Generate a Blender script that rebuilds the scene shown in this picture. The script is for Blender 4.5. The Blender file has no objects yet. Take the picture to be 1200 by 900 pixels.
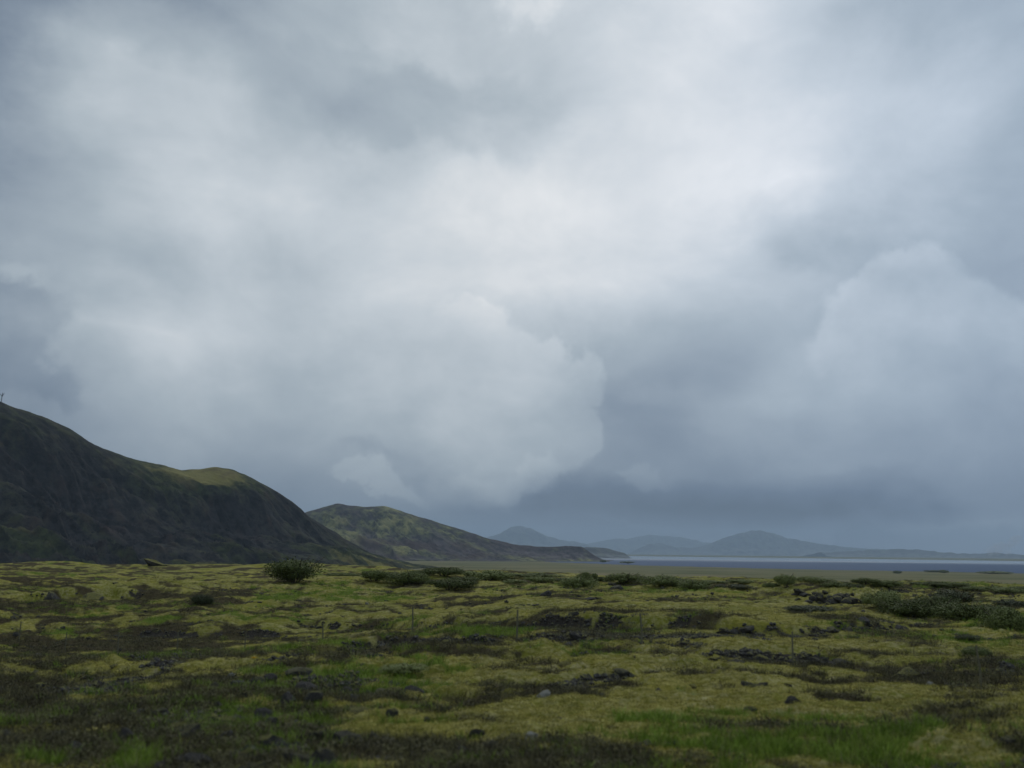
import bpy, bmesh, math, random
import numpy as np
from mathutils import Vector, Matrix, Euler

# ------------------------------------------------------------------ camera, sky, sun, exposure
S = bpy.context.scene
COL = S.collection
CAM_H = 2.6
FPX = 1039.0                       # focal length in pixels of the 1200 px wide photograph
PITCH, ROLL = math.radians(10.75), math.radians(0.55)
SUN_EL, SUN_AZ = 48.0, 14.0        # degrees; azimuth clockwise from +Y

cd = bpy.data.cameras.new('camera'); cam = bpy.data.objects.new('camera', cd); COL.objects.link(cam)
cd.sensor_width = 36.0; cd.lens = 36.0 * FPX / 1200.0
cd.dof.use_dof = True; cd.dof.focus_distance = 300.0; cd.dof.aperture_fstop = 0.75
cd.clip_start = 0.1; cd.clip_end = 90000.0
cam.location = (0, 0, CAM_H)
cam.rotation_euler = (Matrix.Rotation(math.pi/2 + PITCH, 3, 'X') @ Matrix.Rotation(ROLL, 3, 'Z')).to_euler()
S.camera = cam
RM = np.array(cam.rotation_euler.to_matrix())

S.view_settings.view_transform = 'Standard'; S.view_settings.look = 'None'
S.view_settings.exposure = 0.0; S.view_settings.gamma = 1.0
S.cycles.max_bounces = 6; S.cycles.diffuse_bounces = 2; S.cycles.glossy_bounces = 2
S.cycles.transparent_max_bounces = 8; S.cycles.volume_bounces = 0
S.cycles.use_denoising = True

def ray(px, py):
    """direction of a photograph pixel (1200x900)"""
    d = RM @ np.array([(px-600)/FPX, -(py-450)/FPX, -1.0]); return d/np.linalg.norm(d)
def at(px, py, Y):
    """point on the ray of a pixel at forward distance Y"""
    d = ray(px, py); return np.array([0, 0, CAM_H]) + d*(Y/d[1])
def flat(px, py, z=0.0):
    d = ray(px, py); return np.array([0, 0, CAM_H]) + d*((z-CAM_H)/d[2])
def pix(p):
    v = RM.T @ (np.array(p, float) - np.array([0, 0, CAM_H])); return 600+FPX*v[0]/-v[2], 450-FPX*v[1]/-v[2]

# ---- world: Nishita sky behind a closed cloud deck whose brightness varies with direction
W = bpy.data.worlds.new('World'); S.world = W; W.use_nodes = True
nt = W.node_tree; nt.nodes.clear()
def nd(tree, typ, **kw):
    n = tree.nodes.new(typ)
    for k, v in kw.items(): setattr(n, k, v)
    return n
def lk(tree, a, b): tree.links.new(a, b)
def mth(tree, op, a, b=None, c=None, clamp=False):
    n = nd(tree, 'ShaderNodeMath', operation=op, use_clamp=clamp)
    for i, v in enumerate((a, b, c)):
        if v is None: continue
        if isinstance(v, (int, float)): n.inputs[i].default_value = v
        else: lk(tree, v, n.inputs[i])
    return n.outputs[0]
def M(op, a, b=None, c=None, clamp=False): return mth(nt, op, a, b, c, clamp)
def noise(tree, vec, scale, detail=4, rough=0.5, dist=0.0, dim='3D'):
    n = nd(tree, 'ShaderNodeTexNoise', noise_dimensions=dim)
    n.inputs['Scale'].default_value = scale; n.inputs['Detail'].default_value = detail
    n.inputs['Roughness'].default_value = rough; n.inputs['Distortion'].default_value = dist
    if vec is not None: lk(tree, vec, n.inputs['Vector'])
    return n
def mrange(tree, v, a, b, c=0.0, d=1.0, smooth=True):
    n = nd(tree, 'ShaderNodeMapRange', interpolation_type='SMOOTHSTEP' if smooth else 'LINEAR')
    lk(tree, v, n.inputs[0])
    for i, q in enumerate((a, b, c, d)): n.inputs[i+1].default_value = q
    return n.outputs[0]

# cloud brightness of the overcast, row by row (photograph grid)
GX = [0, 150, 300, 450, 600, 750, 900, 1050, 1200]
GY = [0, 90, 180, 270, 360, 450, 540, 600, 645]
GV = [[126, 110, 172, 170, 140, 229, 202, 171, 165],
      [68, 235, 129, 169, 250, 188, 208, 202, 180],
      [131, 201, 250, 183, 145, 227, 205, 210, 163],
      [150, 156, 160, 215, 249, 208, 240, 142, 166],
      [150, 217, 205, 201, 197, 211, 152, 175, 161],
      [133, 190, 177, 181, 175, 134, 183, 176, 153],
      [128, 155, 139, 163, 153, 135, 143, 156, 149],
      [120, 128, 128, 124, 88, 74, 66, 71, 138],
      [118, 122, 122, 121, 122, 126, 130, 134, 138]]
def grid_v(px, py):
    px = min(max(px, 0), 1199.9); py = min(max(py, 0), 644.9)
    i = max(k for k in range(len(GX)-1) if GX[k] <= px); j = max(k for k in range(len(GY)-1) if GY[k] <= py)
    fx = (px-GX[i])/(GX[i+1]-GX[i]); fy = (py-GY[j])/(GY[j+1]-GY[j])
    return ((GV[j][i]*(1-fx)+GV[j][i+1]*fx)*(1-fy) + (GV[j+1][i]*(1-fx)+GV[j+1][i+1]*fx)*fy)/255
def azel(px, py):
    d = ray(px, py); return math.atan2(d[0], d[1]), math.asin(d[2])

tc = nd(nt, 'ShaderNodeTexCoord'); sep = nd(nt, 'ShaderNodeSeparateXYZ'); lk(nt, tc.outputs['Generated'], sep.inputs[0])
dx, dy, dz = sep.outputs
el0 = M('ARCSINE', dz); az0 = M('ARCTAN2', dx, dy)
mp = nd(nt, 'ShaderNodeMapping'); mp.inputs['Scale'].default_value = (1, 1, 1.5); lk(nt, tc.outputs['Generated'], mp.inputs[0])
nw = noise(nt, mp.outputs[0], 3.2, 6, 0.55)
sc_ = nd(nt, 'ShaderNodeSeparateColor'); lk(nt, nw.outputs['Color'], sc_.inputs[0])
damp = mrange(nt, el0, 0.0, 0.16, 0.25, 1.0)
az = M('ADD', az0, M('MULTIPLY', M('SUBTRACT', sc_.outputs[0], 0.5), M('MULTIPLY', damp, 0.30)))
el = M('ADD', el0, M('MULTIPLY', M('SUBTRACT', sc_.outputs[1], 0.5), M('MULTIPLY', damp, 0.17)))
A0, A1 = math.radians(-180), math.radians(180)
uaz = M('DIVIDE', M('SUBTRACT', az, A0), A1-A0)
rows = [-2, 1.2, 3, 5.5, 9, 13, 17, 22, 27, 32, 38]
cols = [-41, -34, -28, -22, -16, -10, -5, 0, 5, 10, 16, 22, 28, 34, 41]
val = None
for j, e in enumerate(rows):
    cr = nd(nt, 'ShaderNodeValToRGB'); cr.color_ramp.interpolation = 'CARDINAL'
    el_ = cr.color_ramp.elements
    stops = []
    for a in cols:
        ar, er = math.radians(a), math.radians(e)
        p = np.array([math.sin(ar)*math.cos(er), math.cos(ar)*math.cos(er), math.sin(er)])*100 + np.array([0, 0, CAM_H])
        stops.append(((ar-A0)/(A1-A0), grid_v(*pix(p))))
    m_ = sum(s[1] for s in stops)/len(stops)
    stops = [(0.0, m_), (0.2, m_)] + stops + [(0.8, m_), (1.0, m_)]
    el_[0].position = 0.0; el_[1].position = 1.0
    for p, v in stops[1:-1]: el_.new(p)
    for k, (p, v) in enumerate(stops): el_[k].position = p; el_[k].color = (v, v, v, 1)
    lk(nt, uaz, cr.inputs[0])
    o = cr.outputs[0]
    if val is None: val = o
    else:
        t = mrange(nt, el, math.radians(rows[j-1]), math.radians(e), 0.0, 1.0, False)
        mx = nd(nt, 'ShaderNodeMix', data_type='FLOAT'); lk(nt, t, mx.inputs[0]); lk(nt, val, mx.inputs[2]); lk(nt, o, mx.inputs[3]); val = mx.outputs[0]
# soft billows
nb = noise(nt, mp.outputs[0], 5.0, 9, 0.60, 0.3)
mp2 = nd(nt, 'ShaderNodeMapping'); mp2.inputs['Scale'].default_value = (1, 1, 1.7); mp2.inputs['Location'].default_value = (3.1, 1.7, 0.4); lk(nt, tc.outputs['Generated'], mp2.inputs[0])
nb2 = noise(nt, mp2.outputs[0], 11.0, 6, 0.55, 0.3)
val = M('ADD', val, M('MULTIPLY', M('SUBTRACT', nb.outputs[0], 0.5), 0.22))
val = M('ADD', val, M('MULTIPLY', M('SUBTRACT', nb2.outputs[0], 0.5), M('MULTIPLY', damp, 0.07)))
# single cloud bodies with a defined billowing edge: (px, py, rx px, ry px, brightness, softness, tilt deg)
ns = noise(nt, tc.outputs['Generated'], 11.0, 7, 0.56)
sc2 = nd(nt, 'ShaderNodeSeparateColor'); lk(nt, ns.outputs['Color'], sc2.inputs[0])
az_b = M('ADD', az0, M('MULTIPLY', M('SUBTRACT', sc2.outputs[0], 0.5), 0.13))
el_b = M('ADD', el0, M('MULTIPLY', M('SUBTRACT', sc2.outputs[1], 0.5), 0.13))
def body(px, py, rx, ry, amp, soft, tilt=0.0, fade=None):
    global val
    a, e = azel(px, py)
    ra, re = rx/FPX/math.cos(e)*0.97, ry/FPX*0.93
    da = M('SUBTRACT', az_b, a); de = M('SUBTRACT', el_b, e)
    c, s_ = math.cos(math.radians(tilt)), math.sin(math.radians(tilt))
    u = M('DIVIDE', M('ADD', M('MULTIPLY', da, c), M('MULTIPLY', de, s_)), ra)
    v = M('DIVIDE', M('SUBTRACT', M('MULTIPLY', de, c), M('MULTIPLY', da, s_)), re)
    r = M('SQRT', M('ADD', M('MULTIPLY', u, u), M('MULTIPLY', v, v)))
    k = mrange(nt, r, 1.0, 1.0-soft, 0.0, amp)
    if fade: k = M('MULTIPLY', k, mrange(nt, u, fade[0], fade[1]))
    val = M('ADD', val, k)
def lobes(items, amp, soft, fx=None, fy=None):
    """one cumulus body made of overlapping round lobes; fx / fy: where its shading fades out (px)"""
    global val
    best = None
    for px, py, rx, ry in items:
        a, e = azel(px, py)
        u = M('DIVIDE', M('SUBTRACT', az_b, a), rx/FPX/math.cos(e)); v = M('DIVIDE', M('SUBTRACT', el_b, e), ry/FPX)
        q = M('SUBTRACT', 1.0, M('SQRT', M('ADD', M('MULTIPLY', u, u), M('MULTIPLY', v, v))))
        best = q if best is None else M('SMOOTH_MAX', best, q, 0.08)
    k = mrange(nt, best, 0.0, soft, 0.0, amp)
    if fx: k = M('MULTIPLY', k, mrange(nt, az_b, azel(fx[0], 450)[0], azel(fx[1], 450)[0]))
    if fy: k = M('MULTIPLY', k, mrange(nt, el_b, azel(600, fy[0])[1], azel(600, fy[1])[1]))
    val = M('ADD', val, k)
lobes([(560, 405, 75, 60), (618, 432, 46, 42), (655, 470, 58, 50), (600, 520, 120, 66), (680, 516, 36, 44), (520, 440, 110, 80)], 0.062, 0.23, (430, 650))
lobes([(560, 500, 70, 46), (600, 540, 60, 36)], 0.02, 0.5)
lobes([(560, 570, 80, 26), (620, 560, 40, 22)], 0.04, 0.5)
lobes([(1040, 350, 56, 44), (1090, 352, 62, 48), (1130, 378, 64, 50), (1180, 400, 70, 50), (1010, 400, 70, 60), (1110, 440, 130, 80)], 0.058, 0.32, None, (540, 380))
lobes([(10, 400, 62, 76), (48, 408, 38, 40), (5, 352, 42, 38), (66, 445, 34, 34)], -0.06, 0.5)
body(930, 270, 80, 60, -0.05, 0.8)
lobes([(640, 588, 60, 22), (760, 580, 90, 26), (880, 566, 120, 40), (1000, 575, 110, 34), (1090, 580, 60, 26)], -0.02, 1.0)
lobes([(770, 556, 32, 14), (752, 560, 18, 10)], 0.045, 0.6)
lobes([(440, 566, 50, 15), (470, 570, 40, 12), (415, 572, 34, 12)], 0.06, 0.5)
body(430, 540, 60, 14, -0.035, 1.0)
body(510, 140, 170, 60, -0.04, 0.45)
body(400, 95, 150, 50, -0.025, 0.5)
lobes([(700, 585, 110, 24), (860, 590, 130, 26), (1010, 588, 120, 24), (1100, 590, 50, 18)], -0.022, 1.0)
body(1010, 622, 190, 13, 0.06, 0.8)
body(1190, 625, 120, 26, 0.05, 1.0)
body(790, 625, 170, 8, 0.045, 0.8)
lobes([(604, -4, 26, 40), (632, -14, 46, 34)], 0.06, 0.6)
body(18, 312, 50, 20, 0.05, 0.9)
cr = nd(nt, 'ShaderNodeValToRGB'); e_ = cr.color_ramp.elements
def srgb(r, g, b): return tuple(((c/255)/12.92 if c/255 <= 0.04045 else ((c/255+0.055)/1.055)**2.4) for c in (r, g, b))
st = [(0.30, (70, 83, 101)), (0.42, (94, 109, 129)), (0.55, (127, 141, 156)), (0.68, (161, 174, 184)), (0.78, (190, 200, 208)), (0.88, (220, 225, 229)), (0.97, (239, 243, 246))]
e_[0].position = st[0][0]; e_[1].position = st[-1][0]
for p, c in st[1:-1]: e_.new(p)
for k, (p, c) in enumerate(st): e_[k].position = p; e_[k].color = (*srgb(*c), 1)
lk(nt, val, cr.inputs[0])
sky = nd(nt, 'ShaderNodeTexSky', sky_type='NISHITA', sun_disc=False)
sky.sun_elevation = math.radians(SUN_EL); sky.sun_rotation = math.radians(SUN_AZ)
bg1 = nd(nt, 'ShaderNodeBackground'); lk(nt, sky.outputs[0], bg1.inputs[0]); bg1.inputs[1].default_value = 0.05
tint = nd(nt, 'ShaderNodeMix', data_type='RGBA'); lk(nt, mrange(nt, dx, -0.1, 0.62), tint.inputs[0]); tint.inputs[6].default_value = (1.03, 1.0, 0.975, 1); tint.inputs[7].default_value = (0.965, 0.992, 1.06, 1)
mult = nd(nt, 'ShaderNodeMix', data_type='RGBA', blend_type='MULTIPLY'); mult.inputs[0].default_value = 1.0; lk(nt, cr.outputs[0], mult.inputs[6]); lk(nt, tint.outputs[2], mult.inputs[7])
bg2 = nd(nt, 'ShaderNodeBackground'); lk(nt, mult.outputs[2], bg2.inputs[0]); bg2.inputs[1].default_value = 1.16
mxs = nd(nt, 'ShaderNodeMixShader'); mxs.inputs[0].default_value = 0.95
lk(nt, bg1.outputs[0], mxs.inputs[1]); lk(nt, bg2.outputs[0], mxs.inputs[2])
wo = nd(nt, 'ShaderNodeOutputWorld'); lk(nt, mxs.outputs[0], wo.inputs[0])
W.cycles.sampling_method = 'MANUAL'; W.cycles.sample_map_resolution = 512

sl = bpy.data.lights.new('sun', 'SUN'); sl.energy = 0.8; sl.angle = math.radians(25); sl.color = (1.0, 0.96, 0.9)
so = bpy.data.objects.new('sun', sl); COL.objects.link(so)
sd = Vector((math.sin(math.radians(SUN_AZ))*math.cos(math.radians(SUN_EL)), math.cos(math.radians(SUN_AZ))*math.cos(math.radians(SUN_EL)), math.sin(math.radians(SUN_EL))))
so.rotation_euler = sd.to_track_quat('Z', 'Y').to_euler(); so.location = (0, 0, 400)

# ------------------------------------------------------------------ numeric noise
_rs = np.random.RandomState(7)
_P = np.concatenate([_rs.permutation(4096)]*2); _G = _rs.rand(4096)*2*np.pi; _GX, _GY = np.cos(_G), np.sin(_G)
def perlin(x, y, seed=0):
    x = np.asarray(x, float)+seed*37.17; y = np.asarray(y, float)+seed*11.31
    xi = np.floor(x).astype(np.int64); yi = np.floor(y).astype(np.int64); fx = x-xi; fy = y-yi
    u = fx*fx*fx*(fx*(fx*6-15)+10); v = fy*fy*fy*(fy*(fy*6-15)+10)
    def g(i, j, a, b):
        h = _P[(_P[(xi+i) & 4095] + yi + j) & 4095]; return _GX[h]*a + _GY[h]*b
    n0 = g(0, 0, fx, fy)*(1-u) + g(1, 0, fx-1, fy)*u
    n1 = g(0, 1, fx, fy-1)*(1-u) + g(1, 1, fx-1, fy-1)*u
    return (n0*(1-v) + n1*v)*1.5
def fbm(x, y, o=4, seed=0, r=0.5):
    s = 0; a = 1; t = 0
    for k in range(o): s = s + a*perlin(x*2**k, y*2**k, seed+k*3); t += a; a *= r
    return s/t
def sstep(a, b, x): t = np.clip((x-a)/(b-a), 0, 1); return t*t*(3-2*t)

# ------------------------------------------------------------------ object helpers
def new_mesh(name, verts, faces, mat=None, smooth=False):
    me = bpy.data.meshes.new(name)
    verts = np.asarray(verts, np.float32); 
    if isinstance(faces, np.ndarray):
        n, k = faces.shape
        me.vertices.add(len(verts)); me.vertices.foreach_set('co', verts.ravel())
        me.loops.add(n*k); me.loops.foreach_set('vertex_index', faces.astype(np.int32).ravel())
        me.polygons.add(n); me.polygons.foreach_set('loop_start', (np.arange(n)*k).astype(np.int32))
        me.update(calc_edges=True)
    else:
        me.from_pydata([tuple(map(float, v)) for v in verts], [], faces); me.update()
    me.polygons.foreach_set('use_smooth', [smooth]*len(me.polygons))
    if mat: me.materials.append(mat)
    return me
def obj(name, me, parent=None, label=None, cat=None, group=None, kind=None, loc=None, rot=None, scale=None):
    o = bpy.data.objects.new(name, me); COL.objects.link(o)
    if parent: o.parent = parent
    if label: o['label'] = label
    if cat: o['category'] = cat
    if group: o['group'] = group
    if kind: o['kind'] = kind
    if loc is not None: o.location = loc
    if rot is not None: o.rotation_euler = rot
    if scale is not None: o.scale = scale
    return o
def vcol(me, name, arr):
    a = me.color_attributes.new(name, 'FLOAT_COLOR', 'POINT'); a.data.foreach_set('color', np.asarray(arr, np.float32).ravel())
def grid_faces(nr, nc):
    i = np.arange(nr-1)[:, None]*nc + np.arange(nc-1)[None, :]
    return np.stack([i, i+1, i+nc+1, i+nc], -1).reshape(-1, 4)

# ------------------------------------------------------------------ materials
def mat_new(name, rough=0.95, spec=0.1):
    m = bpy.data.materials.new(name); m.use_nodes = True; t = m.node_tree
    b = t.nodes['Principled BSDF']; b.inputs['Roughness'].default_value = rough; b.inputs['Specular IOR Level'].default_value = spec
    return m, t, b
def mixc(t, f, a, b):
    n = nd(t, 'ShaderNodeMix', data_type='RGBA')
    for s, v in ((n.inputs[0], f), (n.inputs[6], a), (n.inputs[7], b)):
        if isinstance(v, (int, float)): s.default_value = v
        elif isinstance(v, tuple): s.default_value = (*v[:3], 1)
        else: lk(t, v, s)
    return n.outputs[2]
def ramp(t, v, stops):
    n = nd(t, 'ShaderNodeValToRGB'); e = n.color_ramp.elements
    e[0].position = stops[0][0]; e[1].position = stops[-1][0]
    for p, c in stops[1:-1]: e.new(p)
    for k, (p, c) in enumerate(stops): e[k].position = p; e[k].color = (*c, 1)
    lk(t, v, n.inputs[0]); return n.outputs[0]
def bump(t, b, h, dist, strength=1.0):
    n = nd(t, 'ShaderNodeBump'); n.inputs['Distance'].default_value = dist; n.inputs['Strength'].default_value = strength
    lk(t, h, n.inputs['Height']); lk(t, n.outputs[0], b.inputs['Normal'])

def ground_material():
    m, t, b = mat_new('moss_heath_lava', 1.0, 0.03)
    tcn = nd(t, 'ShaderNodeTexCoord'); P = tcn.outputs['Object']
    at_ = nd(t, 'ShaderNodeAttribute', attribute_name='cover'); s = nd(t, 'ShaderNodeSeparateColor'); lk(t, at_.outputs['Color'], s.inputs[0])
    at2 = nd(t, 'ShaderNodeAttribute', attribute_name='cover2'); s2 = nd(t, 'ShaderNodeSeparateColor'); lk(t, at2.outputs['Color'], s2.inputs[0])
    green, heath, rock = s.outputs; plain, pale, soil = s2.outputs
    n1 = noise(t, P, 1.1, 6, 0.6).outputs[0]; n2 = noise(t, P, 6.0, 5, 0.65).outputs[0]; n3 = noise(t, P, 30.0, 4, 0.7).outputs[0]; n0 = noise(t, P, 0.17, 4, 0.6).outputs[0]
    jit = mth(t, 'MULTIPLY', mth(t, 'SUBTRACT', mth(t, 'ADD', mth(t, 'MULTIPLY', n2, 0.6), mth(t, 'MULTIPLY', n3, 0.4)), 0.5), 1.1)
    moss = ramp(t, mth(t, 'ADD', mth(t, 'MULTIPLY', n1, 0.45), mth(t, 'ADD', mth(t, 'MULTIPLY', n2, 0.35), mth(t, 'MULTIPLY', n3, 0.20))), [(0.34, (0.090, 0.088, 0.022)), (0.46, (0.190, 0.178, 0.036)), (0.57, (0.30, 0.272, 0.056)), (0.70, (0.47, 0.415, 0.13))])
    moss = mixc(t, mrange(t, n0, 0.40, 0.62, 0, 0.7), moss, (0.125, 0.14, 0.018))
    moss = mixc(t, mth(t, 'MULTIPLY', pale, mrange(t, n2, 0.4, 0.62)), moss, (0.36, 0.33, 0.17))
    grn = ramp(t, mth(t, 'ADD', mth(t, 'MULTIPLY', n2, 0.5), mth(t, 'MULTIPLY', n3, 0.5)), [(0.3, (0.055, 0.078, 0.014)), (0.5, (0.10, 0.14, 0.022)), (0.72, (0.18, 0.22, 0.045))])
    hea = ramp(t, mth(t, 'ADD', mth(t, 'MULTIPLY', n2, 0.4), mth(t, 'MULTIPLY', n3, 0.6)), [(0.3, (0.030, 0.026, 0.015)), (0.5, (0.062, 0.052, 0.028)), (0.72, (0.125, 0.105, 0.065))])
    roc = ramp(t, n3, [(0.3, (0.018, 0.016, 0.014)), (0.5, (0.042, 0.037, 0.032)), (0.72, (0.12, 0.11, 0.09))])
    soi = ramp(t, mth(t, 'ADD', mth(t, 'MULTIPLY', n2, 0.4), mth(t, 'MULTIPLY', n3, 0.6)), [(0.3, (0.030, 0.024, 0.018)), (0.5, (0.075, 0.058, 0.042)), (0.7, (0.15, 0.125, 0.095))])
    pl = ramp(t, noise(t, P, 0.004, 7, 0.65).outputs[0], [(0.3, (0.080, 0.090, 0.034)), (0.5, (0.145, 0.138, 0.062)), (0.68, (0.20, 0.165, 0.09))])
    def edge(v, lo=0.36, hi=0.64): return mrange(t, mth(t, 'ADD', v, jit), lo, hi)
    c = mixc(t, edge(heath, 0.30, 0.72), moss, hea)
    c = mixc(t, edge(green), c, grn)
    c = mixc(t, edge(soil), c, soi)
    c = mixc(t, edge(rock), c, roc)
    c = mixc(t, plain, c, pl)
    lk(t, c, b.inputs['Base Color'])
    h = mth(t, 'ADD', mth(t, 'MULTIPLY', n3, 0.25), mth(t, 'MULTIPLY', n2, 1.0))
    h = mth(t, 'ADD', h, mth(t, 'MULTIPLY', noise(t, P, 110.0, 3, 0.7).outputs[0], 0.10))
    h = mth(t, 'MULTIPLY', h, mth(t, 'SUBTRACT', 1.0, plain))
    bump(t, b, h, 0.08)
    return m

def rock_material():
    m, t, b = mat_new('lava_rock', 0.92, 0.15)
    P = nd(t, 'ShaderNodeTexCoord').outputs['Object']; g = nd(t, 'ShaderNodeNewGeometry'); oi = nd(t, 'ShaderNodeObjectInfo')
    n2 = noise(t, P, 5, 6, 0.65).outputs[0]; n3 = noise(t, P, 22, 4, 0.7).outputs[0]
    c = ramp(t, n3, [(0.3, (0.022, 0.021, 0.021)), (0.52, (0.060, 0.057, 0.054)), (0.62, (0.10, 0.098, 0.09)), (0.72, (0.22, 0.22, 0.19))])
    sz = nd(t, 'ShaderNodeSeparateXYZ'); lk(t, g.outputs['Normal'], sz.inputs[0])
    top = mth(t, 'ADD', sz.outputs[2], mth(t, 'MULTIPLY', mth(t, 'SUBTRACT', n2, 0.5), 2.2))
    moss = mixc(t, n3, (0.09, 0.09, 0.025), (0.20, 0.19, 0.06))
    c = mixc(t, mth(t, 'MULTIPLY', mrange(t, top, 0.45, 0.85), mrange(t, oi.outputs['Random'], 0.1, 0.9)), c, moss)
    lk(t, c, b.inputs['Base Color'])
    bump(t, b, mth(t, 'ADD', n2, mth(t, 'MULTIPLY', n3, 0.5)), 0.06)
    return m

def hill_material(name, rockc, mossc, paler, scl=0.012, palest=(0.7, 1.5)):
    m, t, b = mat_new(name)
    P = nd(t, 'ShaderNodeTexCoord').outputs['Object']
    at_ = nd(t, 'ShaderNodeAttribute', attribute_name='cover'); s = nd(t, 'ShaderNodeSeparateColor'); lk(t, at_.outputs['Color'], s.inputs[0])
    n1 = noise(t, P, scl, 7, 0.6).outputs[0]; n2 = noise(t, P, scl*6, 6, 0.65).outputs[0]
    r = mixc(t, mrange(t, n2, 0.35, 0.65), tuple(v*0.6 for v in rockc), tuple(v*1.45 for v in rockc))
    mo = mixc(t, mrange(t, n2, 0.35, 0.68), tuple(v*0.62 for v in mossc), tuple(v*1.35 for v in mossc))
    mo = mixc(t, mrange(t, mth(t, 'ADD', s.outputs[0], mth(t, 'MULTIPLY', mth(t, 'SUBTRACT', n2, 0.5), 1.4)), palest[0], palest[1]), mo, paler)
    f = mrange(t, mth(t, 'ADD', s.outputs[0], mth(t, 'MULTIPLY', mth(t, 'SUBTRACT', n2, 0.5), 1.3)), 0.05, 0.85)
    r = mixc(t, mth(t, 'MULTIPLY', s.outputs[2], mrange(t, n2, 0.38, 0.6)), r, tuple(v*2.6 for v in rockc))
    c = mixc(t, f, r, mo)
    c = mixc(t, mth(t, 'MULTIPLY', s.outputs[1], mrange(t, n1, 0.3, 0.6)), c, (0.060, 0.036, 0.030))
    lk(t, c, b.inputs['Base Color'])
    bump(t, b, mth(t, 'ADD', n2, mth(t, 'MULTIPLY', n1, 2.0)), 1.0/scl*0.05)
    return m

def leaf_material(name, c0, c1, c2):
    m, t, b = mat_new(name, 0.7, 0.2)
    P = nd(t, 'ShaderNodeTexCoord').outputs['Object']; oi = nd(t, 'ShaderNodeObjectInfo')
    n1 = noise(t, P, 3.5, 3, 0.6).outputs[0]; n2 = noise(t, P, 25, 2, 0.6).outputs[0]
    v = mth(t, 'ADD', mth(t, 'ADD', mth(t, 'MULTIPLY', n1, 0.35), mth(t, 'MULTIPLY', n2, 0.25)), mth(t, 'MULTIPLY', oi.outputs['Random'], 0.4))
    lk(t, ramp(t, v, [(0.32, c0), (0.5, c1), (0.68, c2)]), b.inputs['Base Color'])
    return m

M_GROUND = ground_material(); M_ROCK = rock_material()
M_HILL1 = hill_material('dark_tuff_slope', (0.016, 0.015, 0.015), (0.040, 0.048, 0.018), (0.19, 0.17, 0.055), 0.010, (0.75, 1.7))
M_HILL2 = hill_material('mossy_hill', (0.046, 0.038, 0.038), (0.095, 0.105, 0.040), (0.27, 0.25, 0.10), 0.006, (0.4, 1.3))
M_FAR = hill_material('far_mountain', (0.085, 0.085, 0.09), (0.10, 0.115, 0.08), (0.14, 0.15, 0.11), 0.0012)
M_WILLOW = leaf_material('willow_leaves', (0.070, 0.088, 0.024), (0.115, 0.142, 0.040), (0.20, 0.23, 0.08))
M_HEATHB = leaf_material('grey_shrub_leaves', (0.035, 0.045, 0.020), (0.060, 0.072, 0.032), (0.10, 0.11, 0.055))
M_GRASS = leaf_material('grass_blades', (0.09, 0.14, 0.016), (0.17, 0.26, 0.026), (0.28, 0.36, 0.06))
M_DRY = leaf_material('dry_grass', (0.10, 0.085, 0.035), (0.17, 0.15, 0.06), (0.28, 0.25, 0.13))
M_HEATHER = leaf_material('heather_twigs', (0.040, 0.034, 0.020), (0.078, 0.072, 0.034), (0.16, 0.15, 0.065))
M_MOSS = leaf_material('moss_tips', (0.14, 0.132, 0.025), (0.30, 0.272, 0.050), (0.55, 0.48, 0.15))
def plain_mat(name, c, rough=0.9):
    m, t, b = mat_new(name, rough)
    P = nd(t, 'ShaderNodeTexCoord').outputs['Object']; n = noise(t, P, 14, 5, 0.65).outputs[0]
    lk(t, mixc(t, n, tuple(v*0.55 for v in c), tuple(v*1.35 for v in c)), b.inputs['Base Color']); bump(t, b, n, 0.01); return m
M_TWIG = plain_mat('grey_twig', (0.10, 0.085, 0.065)); M_POST = plain_mat('weathered_wood', (0.135, 0.130, 0.090)); M_WIRE = plain_mat('dull_wire', (0.10, 0.10, 0.10), 0.6)
M_PALE = plain_mat('pale_lichen_stone', (0.19, 0.19, 0.165)); M_PETAL = plain_mat('yellow_petals', (0.62, 0.36, 0.01)); M_MAST = plain_mat('grey_metal', (0.16, 0.17, 0.18), 0.6)
def water_material():
    m, t, b = mat_new('lake_water', 0.25, 0.5)
    P = nd(t, 'ShaderNodeTexCoord').outputs['Object']
    mpn = nd(t, 'ShaderNodeMapping'); mpn.inputs['Scale'].default_value = (0.25, 1, 1); lk(t, P, mpn.inputs[0])
    n1 = noise(t, mpn.outputs[0], 0.0016, 5, 0.6).outputs[0]
    sy = nd(t, 'ShaderNodeSeparateXYZ'); lk(t, P, sy.inputs[0])
    # wind-ruffled water inshore, a calm slick farther out
    d = mth(t, 'ADD', mth(t, 'ADD', sy.outputs[1], mth(t, 'MULTIPLY', sy.outputs[0], 0.42)), mth(t, 'MULTIPLY', mth(t, 'SUBTRACT', n1, 0.5), 3000))
    calm = mrange(t, d, 4800, 7600)
    lk(t, mixc(t, calm, (0.016, 0.048, 0.115), (0.14, 0.18, 0.22)), b.inputs['Base Color'])  # bright sky reflection of the calm strip is put into the base colour
    lk(t, mth(t, 'SUBTRACT', 0.60, mth(t, 'MULTIPLY', calm, 0.45)), b.inputs['Roughness'])
    b.inputs['IOR'].default_value = 1.333
    lk(t, mth(t, 'ADD', mth(t, 'MULTIPLY', calm, 0.4), 0.12), b.inputs['Specular IOR Level'])
    w = noise(t, P, 0.35, 6, 0.7).outputs[0]
    bn = nd(t, 'ShaderNodeBump'); bn.inputs['Distance'].default_value = 0.9; lk(t, mth(t, 'SUBTRACT', 1.0, mth(t, 'MULTIPLY', calm, 0.75)), bn.inputs['Strength'])
    lk(t, w, bn.inputs['Height']); lk(t, bn.outputs[0], b.inputs['Normal'])
    return m
M_WATER = water_material()

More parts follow.
